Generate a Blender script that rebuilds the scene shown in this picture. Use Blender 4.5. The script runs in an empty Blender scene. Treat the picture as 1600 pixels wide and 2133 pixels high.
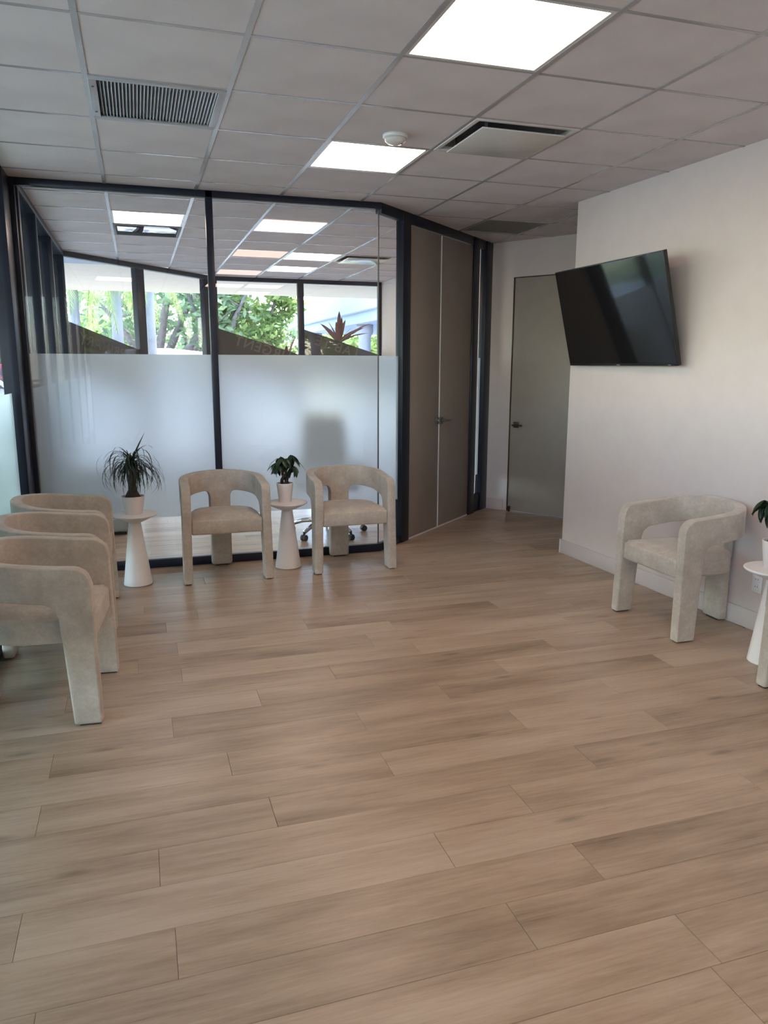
import bpy, bmesh, math, random
from mathutils import Vector, Matrix, Euler
random.seed(7)
SC = bpy.context.scene
COL = SC.collection
PI = math.pi

# ------------------------------------------------------------------ camera
FPX, YAW, PITCH, ROLL, CAMH = 1577.0, 0.3107, -0.192, 0.0025, 1.524
cam_d = bpy.data.cameras.new('camera')
cam_d.sensor_fit = 'HORIZONTAL'; cam_d.sensor_width = 36.0
cam_d.lens = FPX / 1600.0 * 36.0
cam_d.clip_start = 0.02; cam_d.clip_end = 400
cam = bpy.data.objects.new('camera', cam_d); COL.objects.link(cam)
_f = Vector((math.sin(YAW)*math.cos(PITCH), math.cos(YAW)*math.cos(PITCH), math.sin(PITCH)))
_r = Vector((math.cos(YAW), -math.sin(YAW), 0)); _u = _r.cross(_f)
_r2 = math.cos(ROLL)*_r + math.sin(ROLL)*_u; _u2 = -math.sin(ROLL)*_r + math.cos(ROLL)*_u
cam.matrix_world = Matrix(((_r2.x, _u2.x, -_f.x, 0), (_r2.y, _u2.y, -_f.y, 0), (_r2.z, _u2.z, -_f.z, CAMH), (0, 0, 0, 1)))
SC.camera = cam

# ------------------------------------------------------------------ world, sun, exposure
SKY_STRENGTH = 2.7
SUN_STRENGTH = 6.0
PANEL = (1.0, 0.73, 0.58); PANEL_STRENGTH = 9.5
w = bpy.data.worlds.new('world'); SC.world = w; w.use_nodes = True
nt = w.node_tree
sky = nt.nodes.new('ShaderNodeTexSky'); sky.sky_type = 'NISHITA'
sky.sun_disc = False; sky.sun_elevation = math.radians(55); sky.sun_rotation = math.radians(60)
sky.air_density = 1.0; sky.dust_density = 1.2; sky.ozone_density = 1.0
bgn = nt.nodes['Background']; bgn.inputs['Strength'].default_value = SKY_STRENGTH
nt.links.new(sky.outputs[0], bgn.inputs['Color'])
sun_d = bpy.data.lights.new('sun', 'SUN'); sun_d.energy = SUN_STRENGTH; sun_d.angle = math.radians(0.6); sun_d.color = (1.0, 0.95, 0.86)
sun = bpy.data.objects.new('sun', sun_d); COL.objects.link(sun)
sun.rotation_euler = Vector((0.62, 0.20, 1.15)).to_track_quat('Z', 'Y').to_euler()
sun.location = (20, 20, 40)
SC.view_settings.view_transform = 'Standard'; SC.view_settings.look = 'None'
SC.view_settings.gamma = 1.0; SC.view_settings.use_curve_mapping = False
SC.view_settings.exposure = 0.42
try:
    SC.cycles.use_denoising = True
    SC.cycles.max_bounces = 12; SC.cycles.diffuse_bounces = 5; SC.cycles.glossy_bounces = 5
    SC.cycles.transmission_bounces = 8; SC.cycles.transparent_max_bounces = 24
    SC.cycles.sample_clamp_indirect = 4.0
    SC.cycles.caustics_reflective = False; SC.cycles.caustics_refractive = False
except Exception:
    pass

# ------------------------------------------------------------------ materials
MATS = {}
def new_mat(name):
    m = bpy.data.materials.new(name); m.use_nodes = True
    MATS[name] = m
    return m, m.node_tree, m.node_tree.nodes['Principled BSDF']
def N(t, kind, **kw):
    n = t.nodes.new(kind)
    for k, v in kw.items(): setattr(n, k, v)
    return n
def L(t, a, b): t.links.new(a, b)
def ramp(t, fac, stops):
    r = N(t, 'ShaderNodeValToRGB')
    els = r.color_ramp.elements
    while len(els) < len(stops): els.new(0.5)
    for e, (p, c) in zip(els, stops): e.position = p; e.color = (*c, 1)
    L(t, fac, r.inputs[0]); return r
def coords(t, scale=(1, 1, 1), kind='Object', offset=None):
    tc = N(t, 'ShaderNodeTexCoord'); mp = N(t, 'ShaderNodeMapping')
    mp.inputs['Scale'].default_value = scale
    if offset is not None:
        va = N(t, 'ShaderNodeVectorMath', operation='ADD'); L(t, tc.outputs[kind], va.inputs[0]); L(t, offset, va.inputs[1])
        L(t, va.outputs[0], mp.inputs[0])
    else: L(t, tc.outputs[kind], mp.inputs[0])
    return mp.outputs[0]
def noise(t, vec, scale, detail=3, rough=0.5):
    n = N(t, 'ShaderNodeTexNoise'); n.inputs['Scale'].default_value = scale
    n.inputs['Detail'].default_value = detail; n.inputs['Roughness'].default_value = rough
    L(t, vec, n.inputs['Vector']); return n
def bump(t, b, h, strength, dist=0.002):
    n = N(t, 'ShaderNodeBump'); n.inputs['Strength'].default_value = strength; n.inputs['Distance'].default_value = dist
    L(t, h, n.inputs['Height']); L(t, n.outputs[0], b.inputs['Normal'])
def plain(name, col, rough=0.5, metal=0.0, var=0.06, nscale=8.0, bumps=0.0, bscale=120.0, spec=0.5):
    m, t, b = new_mat(name)
    v = coords(t); n = noise(t, v, nscale, 4)
    lo = tuple(c*(1-var) for c in col); hi = tuple(min(1, c*(1+var)) for c in col)
    L(t, ramp(t, n.outputs[0], [(0.3, lo), (0.7, hi)]).outputs[0], b.inputs['Base Color'])
    b.inputs['Roughness'].default_value = rough; b.inputs['Metallic'].default_value = metal
    b.inputs['Specular IOR Level'].default_value = spec
    if bumps: bump(t, b, noise(t, v, bscale, 2).outputs[0], bumps)
    return m
plain('wall_paint', (0.665, 0.575, 0.545), 0.75, var=0.02, bumps=0.15, bscale=180)
plain('trim_paint', (0.62, 0.54, 0.52), 0.45, var=0.02)
plain('frame_dark', (0.012, 0.016, 0.030), 0.34, var=0.15, spec=0.32)
plain('tbar_white', (0.66, 0.64, 0.64), 0.25, var=0.03, spec=0.5)
plain('tbar_grey', (0.40, 0.38, 0.385), 0.20, var=0.04, spec=0.7)
plain('grey_metal', (0.42, 0.42, 0.44), 0.40, metal=0.25, var=0.08)
plain('dark_metal', (0.10, 0.10, 0.11), 0.45, var=0.1)
plain('plenum_grey', (0.16, 0.16, 0.165), 0.6)
plain('dark_void', (0.03, 0.03, 0.035), 0.9)
plain('return_grey', (0.22, 0.215, 0.21), 0.7, bumps=0.5, bscale=90)
plain('mirror_metal', (0.80, 0.82, 0.84), 0.04, metal=1.0, var=0.01)
plain('diffuser_white', (0.66, 0.65, 0.63), 0.16, var=0.02, spec=0.7)
plain('door_laminate', (0.31, 0.262, 0.228), 0.55, var=0.04, nscale=3, bumps=0.1)
plain('door_paint', (0.36, 0.305, 0.265), 0.50, var=0.03)
plain('bronze', (0.11, 0.075, 0.05), 0.30, metal=0.8)
plain('steel', (0.22, 0.21, 0.21), 0.28, metal=0.9)
plain('table_white', (0.90, 0.87, 0.86), 0.42, var=0.03, nscale=5)
plain('pot_white', (0.82, 0.76, 0.74), 0.40, var=0.03)
plain('soil', (0.025, 0.018, 0.014), 0.95, var=0.5, nscale=90, bumps=1.0)
plain('bark_brown', (0.055, 0.040, 0.032), 0.85, var=0.35, nscale=40, bumps=0.8, bscale=60)
plain('outlet_white', (0.80, 0.80, 0.82), 0.35, var=0.01)
plain('tv_plastic', (0.010, 0.010, 0.011), 0.35)
plain('chrome', (0.55, 0.56, 0.58), 0.10, metal=1.0)
plain('black_plastic', (0.015, 0.015, 0.016), 0.45)
plain('black_mesh', (0.03, 0.032, 0.036), 0.8)
plain('cabinet_grey', (0.33, 0.32, 0.31), 0.5)
plain('concrete', (0.50, 0.48, 0.45), 0.85, var=0.12, nscale=3, bumps=0.3)
plain('asphalt', (0.17, 0.17, 0.175), 0.9, var=0.15, nscale=20, bumps=0.5)
plain('soffit_stucco', (0.74, 0.635, 0.53), 0.85, var=0.03, bumps=0.3)
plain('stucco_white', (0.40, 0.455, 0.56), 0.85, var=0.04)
plain('stucco_column', (0.42, 0.40, 0.43), 0.85, var=0.04)
plain('blue_glass', (0.10, 0.16, 0.24), 0.12, var=0.1, spec=0.8)
plain('palm_trunk', (0.28, 0.28, 0.31), 0.9, var=0.15, nscale=6, bumps=0.5, bscale=30)
plain('tree_bark', (0.16, 0.135, 0.12), 0.95, var=0.3, nscale=10, bumps=0.8, bscale=30)
plain('car_white', (0.80, 0.81, 0.82), 0.18, var=0.01, spec=0.7)
plain('car_red', (0.45, 0.03, 0.05), 0.18, var=0.02, spec=0.7)
plain('car_glass', (0.02, 0.025, 0.03), 0.06, spec=0.8)
plain('tyre', (0.02, 0.02, 0.02), 0.8)
plain('ground_lawn', (0.16, 0.18, 0.07), 0.95, var=0.35, nscale=3, bumps=0.8, bscale=25)

def mk_tile():
    m, t, b = new_mat('ceiling_tile')
    v = coords(t); n = noise(t, v, 260, 3, 0.7); n2 = noise(t, v, 3, 3)
    mx = N(t, 'ShaderNodeMath', operation='MULTIPLY'); L(t, n.outputs[0], mx.inputs[0]); L(t, n2.outputs[0], mx.inputs[1])
    L(t, ramp(t, mx.outputs[0], [(0.15, (0.61, 0.562, 0.572)), (0.35, (0.69, 0.643, 0.652))]).outputs[0], b.inputs['Base Color'])
    b.inputs['Roughness'].default_value = 0.9; b.inputs['Specular IOR Level'].default_value = 0.2
    bump(t, b, n.outputs[0], 0.5, 0.001)
mk_tile()

def mk_wood():
    m, t, b = new_mat('oak_plank')
    oi = N(t, 'ShaderNodeObjectInfo'); ge = N(t, 'ShaderNodeNewGeometry')
    ad = N(t, 'ShaderNodeMath', operation='ADD'); L(t, oi.outputs['Random'], ad.inputs[0]); L(t, ge.outputs['Random Per Island'], ad.inputs[1])
    fr = N(t, 'ShaderNodeMath', operation='FRACT'); L(t, ad.outputs[0], fr.inputs[0])
    mu = N(t, 'ShaderNodeMath', operation='MULTIPLY'); L(t, fr.outputs[0], mu.inputs[0]); mu.inputs[1].default_value = 37.0
    cx = N(t, 'ShaderNodeCombineXYZ'); L(t, mu.outputs[0], cx.inputs[0]); L(t, mu.outputs[0], cx.inputs[1]); L(t, mu.outputs[0], cx.inputs[2])
    off = cx.outputs[0]
    broad = noise(t, coords(t, (1.3, 8.0, 1), offset=off), 1.0, 5, 0.62)
    grain = noise(t, coords(t, (3.0, 70.0, 1), offset=off), 1.0, 5, 0.65)
    fine = noise(t, coords(t, (18.0, 260.0, 1), offset=off), 1.0, 2, 0.6)
    # swirl for cathedral grain / knots
    vo = N(t, 'ShaderNodeTexVoronoi'); vo.inputs['Scale'].default_value = 1.0; L(t, coords(t, (1.7, 6.5, 1), offset=off), vo.inputs['Vector'])
    knot = ramp(t, vo.outputs['Distance'], [(0.0, (0.40, 0.40, 0.40)), (0.13, (1, 1, 1))])
    a = N(t, 'ShaderNodeMath', operation='MULTIPLY_ADD'); L(t, broad.outputs[0], a.inputs[0]); a.inputs[1].default_value = 0.85
    g2 = N(t, 'ShaderNodeMath', operation='MULTIPLY'); L(t, grain.outputs[0], g2.inputs[0]); g2.inputs[1].default_value = 0.38
    L(t, g2.outputs[0], a.inputs[2])
    a2 = N(t, 'ShaderNodeMath', operation='MULTIPLY_ADD'); L(t, fr.outputs[0], a2.inputs[0]); a2.inputs[1].default_value = 0.20; L(t, a.outputs[0], a2.inputs[2])
    a3 = N(t, 'ShaderNodeMath', operation='MULTIPLY_ADD'); L(t, fine.outputs[0], a3.inputs[0]); a3.inputs[1].default_value = 0.14; L(t, a2.outputs[0], a3.inputs[2])
    col = ramp(t, a3.outputs[0], [(0.48, (0.188, 0.127, 0.086)), (0.635, (0.330, 0.237, 0.167)), (0.82, (0.440, 0.328, 0.238)), (1.0, (0.535, 0.418, 0.318))])
    mm = N(t, 'ShaderNodeMixRGB', blend_type='MULTIPLY'); mm.inputs[0].default_value = 0.75
    L(t, col.outputs[0], mm.inputs[1]); L(t, knot.outputs[0], mm.inputs[2])
    L(t, mm.outputs[0], b.inputs['Base Color'])
    rr = ramp(t, grain.outputs[0], [(0.3, (0.27,)*3), (0.7, (0.38,)*3)]); L(t, rr.outputs[0], b.inputs['Roughness'])
    b.inputs['Specular IOR Level'].default_value = 0.45
    bump(t, b, grain.outputs[0], 0.10, 0.001)
mk_wood()

def mk_fabric():
    m, t, b = new_mat('velvet_beige')
    v = coords(t); n1 = noise(t, v, 9, 5, 0.65); n2 = noise(t, v, 60, 3, 0.7); n3 = noise(t, v, 420, 2)
    a = N(t, 'ShaderNodeMath', operation='MULTIPLY_ADD'); L(t, n2.outputs[0], a.inputs[0]); a.inputs[1].default_value = 0.5; L(t, n1.outputs[0], a.inputs[2])
    L(t, ramp(t, a.outputs[0], [(0.55, (0.445, 0.385, 0.32)), (0.75, (0.515, 0.450, 0.380)), (0.95, (0.61, 0.545, 0.475))]).outputs[0], b.inputs['Base Color'])
    b.inputs['Roughness'].default_value = 0.85; b.inputs['Specular IOR Level'].default_value = 0.25
    b.inputs['Sheen Weight'].default_value = 0.35; b.inputs['Sheen Roughness'].default_value = 0.4
    bump(t, b, n3.outputs[0], 0.25, 0.001)
mk_fabric()

def mk_glass(name, tint, ior=1.5):
    m = bpy.data.materials.new(name); m.use_nodes = True; MATS[name] = m; t = m.node_tree
    t.nodes.remove(t.nodes['Principled BSDF']); out = t.nodes['Material Output']
    tr = N(t, 'ShaderNodeBsdfTransparent'); tr.inputs[0].default_value = (*tint, 1)
    gl = N(t, 'ShaderNodeBsdfGlossy'); gl.inputs['Roughness'].default_value = 0.0
    lw = N(t, 'ShaderNodeLayerWeight'); lw.inputs[0].default_value = 0.5
    pw = N(t, 'ShaderNodeMath', operation='POWER'); L(t, lw.outputs['Facing'], pw.inputs[0]); pw.inputs[1].default_value = 5.0
    f0 = ((ior-1)/(ior+1))**2
    fr = N(t, 'ShaderNodeMath', operation='MULTIPLY_ADD'); L(t, pw.outputs[0], fr.inputs[0]); fr.inputs[1].default_value = 1-f0; fr.inputs[2].default_value = f0
    mx = N(t, 'ShaderNodeMixShader'); L(t, fr.outputs[0], mx.inputs[0]); L(t, tr.outputs[0], mx.inputs[1]); L(t, gl.outputs[0], mx.inputs[2])
    L(t, mx.outputs[0], out.inputs[0])
mk_glass('clear_glass', (0.98, 0.985, 0.985))
mk_glass('window_glass', (0.95, 0.965, 0.975))

def mk_frost():
    m = bpy.data.materials.new('frosted_film'); m.use_nodes = True; MATS['frosted_film'] = m; t = m.node_tree
    t.nodes.remove(t.nodes['Principled BSDF']); out = t.nodes['Material Output']
    v = coords(t); n = noise(t, v, 1.2, 2)
    c = ramp(t, n.outputs[0], [(0.3, (0.51, 0.555, 0.59)), (0.7, (0.535, 0.58, 0.61))])
    ts = N(t, 'ShaderNodeBsdfTranslucent'); L(t, c.outputs[0], ts.inputs[0])
    df = N(t, 'ShaderNodeBsdfDiffuse'); df.inputs[0].default_value = (0.62, 0.65, 0.68, 1)
    rf = N(t, 'ShaderNodeBsdfRefraction'); rf.inputs['IOR'].default_value = 1.12; rf.inputs['Roughness'].default_value = 0.75
    rf.inputs[0].default_value = (0.64, 0.68, 0.72, 1)
    m1 = N(t, 'ShaderNodeMixShader'); m1.inputs[0].default_value = 0.28; L(t, ts.outputs[0], m1.inputs[1]); L(t, df.outputs[0], m1.inputs[2])
    m2 = N(t, 'ShaderNodeMixShader'); m2.inputs[0].default_value = 0.42; L(t, m1.outputs[0], m2.inputs[1]); L(t, rf.outputs[0], m2.inputs[2])
    L(t, m2.outputs[0], out.inputs[0])
mk_frost()

def mk_film(name, col, alpha):
    m, t, b = new_mat(name)
    out = t.nodes['Material Output']; b.inputs['Base Color'].default_value = (*col, 1); b.inputs['Roughness'].default_value = 0.7
    v = coords(t); n = noise(t, v, 400, 1); L(t, ramp(t, n.outputs[0], [(0.3, tuple(c*0.9 for c in col)), (0.7, tuple(c*1.1 for c in col))]).outputs[0], b.inputs['Base Color'])
    tr = N(t, 'ShaderNodeBsdfTransparent'); mx = N(t, 'ShaderNodeMixShader'); mx.inputs[0].default_value = alpha
    L(t, b.outputs[0], mx.inputs[1]); L(t, tr.outputs[0], mx.inputs[2]); L(t, mx.outputs[0], out.inputs[0])
mk_film('sign_film', (0.035, 0.028, 0.026), 0.035)
mk_film('sign_letter', (0.12, 0.11, 0.105), 0.11)

def mk_emit(name, col, strength):
    m, t, b = new_mat(name)
    b.inputs['Base Color'].default_value = (0.8, 0.8, 0.75, 1)
    b.inputs['Emission Color'].default_value = (*col, 1); b.inputs['Emission Strength'].default_value = strength
mk_emit('light_diffuser', PANEL, PANEL_STRENGTH)

def mk_screen():
    m, t, b = new_mat('tv_screen')
    v = coords(t); n = noise(t, v, 2, 2)
    L(t, ramp(t, n.outputs[0], [(0.3, (0.008, 0.008, 0.009)), (0.7, (0.010, 0.010, 0.011))]).outputs[0], b.inputs['Base Color'])
    b.inputs['Roughness'].default_value = 0.06; b.inputs['Specular IOR Level'].default_value = 0.6
mk_screen()

def mk_leaf(name, dark, light, trans=0.35, rough=0.5):
    m = bpy.data.materials.new(name); m.use_nodes = True; MATS[name] = m; t = m.node_tree
    b = t.nodes['Principled BSDF']; out = t.nodes['Material Output']
    ge = N(t, 'ShaderNodeNewGeometry'); oi = N(t, 'ShaderNodeObjectInfo')
    ad = N(t, 'ShaderNodeMath', operation='ADD'); L(t, ge.outputs['Random Per Island'], ad.inputs[0]); L(t, oi.outputs['Random'], ad.inputs[1])
    fr = N(t, 'ShaderNodeMath', operation='FRACT'); L(t, ad.outputs[0], fr.inputs[0])
    c = ramp(t, fr.outputs[0], [(0.0, dark), (1.0, light)])
    L(t, c.outputs[0], b.inputs['Base Color']); b.inputs['Roughness'].default_value = rough; b.inputs['Specular IOR Level'].default_value = 0.4
    ts = N(t, 'ShaderNodeBsdfTranslucent'); L(t, c.outputs[0], ts.inputs[0])
    mx = N(t, 'ShaderNodeMixShader'); mx.inputs[0].default_value = trans
    L(t, b.outputs[0], mx.inputs[1]); L(t, ts.outputs[0], mx.inputs[2]); L(t, mx.outputs[0], out.inputs[0])
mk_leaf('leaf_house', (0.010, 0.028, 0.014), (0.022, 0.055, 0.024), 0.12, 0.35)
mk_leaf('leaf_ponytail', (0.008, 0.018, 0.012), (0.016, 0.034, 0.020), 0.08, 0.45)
mk_leaf('leaf_tree', (0.12, 0.22, 0.06), (0.46, 0.54, 0.17), 0.5)
mk_leaf('leaf_tree_dark', (0.08, 0.15, 0.07), (0.28, 0.37, 0.18), 0.5)
mk_leaf('leaf_palm', (0.20, 0.30, 0.06), (0.45, 0.52, 0.16), 0.4)
mk_leaf('leaf_red', (0.09, 0.025, 0.030), (0.22, 0.07, 0.065), 0.25)

# ------------------------------------------------------------------ mesh helpers
class MB:
    def __init__(s): s.v = []; s.f = []; s.smooth = []
    def add(s, vs, fs, smooth=False):
        o = len(s.v); s.v += [tuple(v) for v in vs]
        for f in fs: s.f.append(tuple(i + o for i in f)); s.smooth.append(smooth)
        return s
    def box(s, a, b):
        (x0, y0, z0), (x1, y1, z1) = a, b
        vs = [(x0,y0,z0),(x1,y0,z0),(x1,y1,z0),(x0,y1,z0),(x0,y0,z1),(x1,y0,z1),(x1,y1,z1),(x0,y1,z1)]
        return s.add(vs, [(0,3,2,1),(4,5,6,7),(0,1,5,4),(1,2,6,5),(2,3,7,6),(3,0,4,7)])
    def obox(s, P, Q, t0, t1, z0, z1):
        # box along plan segment P->Q; t0..t1 offset along left-hand normal
        d = Vector((Q[0]-P[0], Q[1]-P[1])); d.normalize(); n = Vector((-d.y, d.x))
        c = [(P[0]+n.x*t0, P[1]+n.y*t0), (Q[0]+n.x*t0, Q[1]+n.y*t0), (Q[0]+n.x*t1, Q[1]+n.y*t1), (P[0]+n.x*t1, P[1]+n.y*t1)]
        vs = [(x, y, z0) for x, y in c] + [(x, y, z1) for x, y in c]
        return s.add(vs, [(0,3,2,1),(4,5,6,7),(0,1,5,4),(1,2,6,5),(2,3,7,6),(3,0,4,7)])
    def lathe(s, prof, n=32, c=(0, 0, 0), smooth=True, caps=True):
        vs = []; fs = []
        for r, z in prof:
            for i in range(n):
                a = 2*PI*i/n; vs.append((c[0]+r*math.cos(a), c[1]+r*math.sin(a), c[2]+z))
        for k in range(len(prof)-1):
            for i in range(n):
                j = (i+1) % n; fs.append((k*n+i, k*n+j, (k+1)*n+j, (k+1)*n+i))
        s.add(vs, fs, smooth)
        if caps:
            o = len(s.v) - len(vs)
            s.f.append(tuple(o+i for i in reversed(range(n)))); s.smooth.append(False)
            s.f.append(tuple(o+(len(prof)-1)*n+i for i in range(n))); s.smooth.append(False)
        return s
    def tube(s, pts, rad, n=8, smooth=True):
        pts = [Vector(p) for p in pts]; rad = rad if isinstance(rad, (list, tuple)) else [rad]*len(pts)
        vs = []; fs = []; ref = Vector((0.31, 0.17, 0.93))
        for k, p in enumerate(pts):
            d = (pts[min(k+1, len(pts)-1)] - pts[max(k-1, 0)]).normalized()
            if abs(d.dot(ref)) > 0.98: ref = Vector((1, 0.1, 0))
            u = d.cross(ref).normalized(); v = d.cross(u)
            for i in range(n):
                a = 2*PI*i/n; q = p + rad[k]*(math.cos(a)*u + math.sin(a)*v); vs.append(q)
        for k in range(len(pts)-1):
            for i in range(n):
                j = (i+1) % n; fs.append((k*n+i, k*n+j, (k+1)*n+j, (k+1)*n+i))
        fs.append(tuple(range(n))); fs.append(tuple((len(pts)-1)*n+i for i in reversed(range(n))))
        return s.add(vs, fs, smooth)
    def prism(s, poly, z0, z1):
        n = len(poly)
        vs = [(x, y, z0) for x, y in poly] + [(x, y, z1) for x, y in poly]
        fs = [tuple(reversed(range(n))), tuple(range(n, 2*n))] + [(i, (i+1) % n, n+(i+1) % n, n+i) for i in range(n)]
        return s.add(vs, fs)
    def mesh(s, name):
        me = bpy.data.meshes.new(name); me.from_pydata(s.v, [], s.f); me.update()
        me.polygons.foreach_set('use_smooth', s.smooth)
        return me
def fixn(me):
    bm = bmesh.new(); bm.from_mesh(me); bmesh.ops.recalc_face_normals(bm, faces=bm.faces[:]); bm.to_mesh(me); bm.free(); return me
def bevel_mesh(me, width=0.004, seg=2, angle=35, smooth=True):
    bm = bmesh.new(); bm.from_mesh(me)
    bmesh.ops.recalc_face_normals(bm, faces=bm.faces[:])
    es = [e for e in bm.edges if len(e.link_faces) == 2 and e.calc_face_angle(0) > math.radians(angle)]
    bmesh.ops.bevel(bm, geom=es, offset=width, segments=seg, profile=0.5, affect='EDGES', clamp_overlap=True)
    for f in bm.faces: f.smooth = smooth
    bm.to_mesh(me); bm.free()
    if smooth:
        try: me.set_sharp_from_angle(angle=math.radians(50))
        except Exception: pass
    return me
def link(name, me, mat, parent=None, loc=None, rot=None, scale=None):
    o = bpy.data.objects.new(name, me)
    if me is not None and mat is not None and len(me.materials) == 0: me.materials.append(MATS[mat])
    COL.objects.link(o)
    if parent is not None: o.parent = parent
    if loc is not None: o.location = loc
    if rot is not None: o.rotation_euler = rot
    if scale is not None: o.scale = scale
    return o
def part(name, mb, mat, parent=None, bev=0, seg=2, loc=None, rot=None):
    me = fixn(mb.mesh(name))
    if bev: bevel_mesh(me, bev, seg)
    return link(name, me, mat, parent, loc, rot)
def tag(o, label, cat, group=None, kind=None):
    o['label'] = label; o['category'] = cat
    if group: o['group'] = group
    if kind: o['kind'] = kind
    return o
def empty(name, loc=(0, 0, 0), rz=0.0):
    o = bpy.data.objects.new(name, None); o.empty_display_size = 0.1; COL.objects.link(o)
    o.location = loc; o.rotation_euler = (0, 0, rz); return o
def copy_tree(o, parent=None):
    c = o.copy(); COL.objects.link(c); c.parent = parent
    for ch in list(o.children): copy_tree(ch, c)
    return c

# ------------------------------------------------------------------ plan constants
CH = 2.74
GY = 5.87                                   # glass partition line
P0 = Vector((1.835, 5.87)); P1 = Vector((3.52, 7.405)); DD = (P1-P0).normalized()
def dp(s): return (P0.x + DD.x*s, P0.y + DD.y*s)
B1 = Vector((0.53, -0.82)).normalized()
def bp(s): return (P1.x + B1.x*s, P1.y + B1.y*s)
WR = [(3.37, -2.7), (3.37, 3.2), (3.268, 5.36)]   # right wall inner face
XL = -0.80                                   # exterior glazing plane
OX = 3.58                                    # office side wall
FY = 11.33                                   # office far glazing
DG0 = Vector((-0.76, 9.31)); DG1 = Vector((1.05, 11.33))
T = 0.61
def gx(i): return (-0.2351 + i)*T
def gy(j): return (5.1631 + j)*T

# ------------------------------------------------------------------ floor
floor = part('floor', MB().box((-0.86, -2.8, -0.2), (7.0, 11.45, -0.0075)), 'dark_void')
tag(floor, 'brown oak-look plank floor across the waiting room', 'floor', kind='structure')
PW, PLEN = 0.187, 1.245
_pl = {}
def plank_mesh(l, wd=PW):
    k = (round(l, 3), round(wd, 3))
    if k not in _pl:
        g = 0.0004; c = 0.0012; h = 0.008
        x0, x1, y0, y1 = g, l-g, g, wd-g
        vs = [(x0,y0,-h),(x1,y0,-h),(x1,y1,-h),(x0,y1,-h),(x0,y0,-c),(x1,y0,-c),(x1,y1,-c),(x0,y1,-c),
              (x0+c,y0+c,0),(x1-c,y0+c,0),(x1-c,y1-c,0),(x0+c,y1-c,0)]
        fs = [(8,9,10,11)] + [(i, (i+1) % 4, 4+(i+1) % 4, 4+i) for i in range(4)] + [(4+i, 4+(i+1) % 4, 8+(i+1) % 4, 8+i) for i in range(4)]
        me = MB().add(vs, fs).mesh('plank'); me.materials.append(MATS['oak_plank']); _pl[k] = me
    return _pl[k]
joints = {-2: 1.362, -1: .928, 0: .014, 1: .851, 2: -.02, 3: .365, 4: .84, 5: .257, 6: .845, 7: .06, 8: .457, 9: .853, 10: .127, 12: .124, 13: .875, 14: .077}
rj = random.Random(3)
stuff = MB()
for k in range(-24, 51):
    y0 = 1.73 + PW*k
    j0 = joints.get(k, rj.uniform(0, PLEN))
    xs = [j0 + PLEN*n for n in range(-4, 8)]
    xlo, xhi = -0.80, (3.36 if y0 < 5.1 else (5.6 if y0 < 7.6 else OX))
    if y0 > 9.2: xlo = max(xlo, -0.76 + (y0+PW-9.31)*0.88)
    for a in xs:
        b = a + PLEN; lo, hi = max(a, xlo), min(b, xhi)
        if hi - lo < 0.02: continue
        wd = min(PW, FY - y0)
        if wd < 0.02: continue
        if -5 <= k <= 30:
            link('plank', plank_mesh(hi-lo, wd), None, floor, loc=(lo, y0, 0))
        else:
            g = 0.0006; stuff.add([(lo+g,y0+g,0),(hi-g,y0+g,0),(hi-g,y0+wd-g,0),(lo+g,y0+wd-g,0),(lo+g,y0+g,-.007),(hi-g,y0+g,-.007),(hi-g,y0+wd-g,-.007),(lo+g,y0+wd-g,-.007)], [(0,1,2,3),(4,5,1,0),(5,6,2,1),(6,7,3,2),(7,4,0,3)])
o = link('plank_run', stuff.mesh('plank_run'), 'oak_plank', floor); o['kind'] = 'stuff'

# ------------------------------------------------------------------ ceiling grid
ceil = part('ceiling', MB().box((-0.86, -2.8, 2.86), (7.0, 11.45, 2.96)), 'stucco_white')
tag(ceil, 'suspended ceiling of square white acoustic tiles', 'ceiling', kind='structure')
fix = {(2,-1),(2,2),(2,-4),(2,-7),(0,1),(3,1),(5,5),(0,6),(0,7),(2,6),(3,9),(3,11),(4,9)}
tile_me = MB().box((-.301,-.301,0), (.301,.301,.014)).mesh('ceiling_tile'); bevel_mesh(tile_me, 0.0015, 1, smooth=False)
tee_me = MB().box((-.293,-.009,0), (.293,.009,.0022)).box((-.293,-.001,.0022), (.293,.001,.03)).mesh('cross_tee')
def inside(x, y):
    # plan test: is the point inside the building footprint
    if x < -0.82 or y < -2.75 or y > 11.4: return False
    if y > 9.31 and x < -0.76 + (y-9.31)*0.896 - 0.3: return False
    if y < 5.0 and x > 3.4: return False
    if y > 7.9 and x > OX + 0.25: return False
    return x < 5.3
for i in range(-1, 9):
    for j in range(-13, 14):
        cx, cy = gx(i+.5), gy(j+.5)
        if not inside(cx, cy): continue
        if (i, j) not in fix:
            link('ceiling_tile', tile_me, 'ceiling_tile', ceil, loc=(cx, cy, CH+.0024))
        link('cross_tee', tee_me, 'tbar_grey', ceil, loc=(cx, gy(j), CH))
for i in range(-1, 10):
    y0, y1 = -2.75, FY-.03
    if i > 5: y0 = 5.0; y1 = 7.9
    if i == -1: y1 = 9.3
    if i == 0: y1 = 10.0
    if i == 1: y1 = 10.68
    x = gx(i)
    part('main_runner', MB().box((x-.012, y0, CH-.0006), (x+.012, y1, CH+.0018)).box((x-.001, y0, CH+.0018), (x+.001, y1, CH+.036)), 'tbar_grey', ceil)

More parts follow.
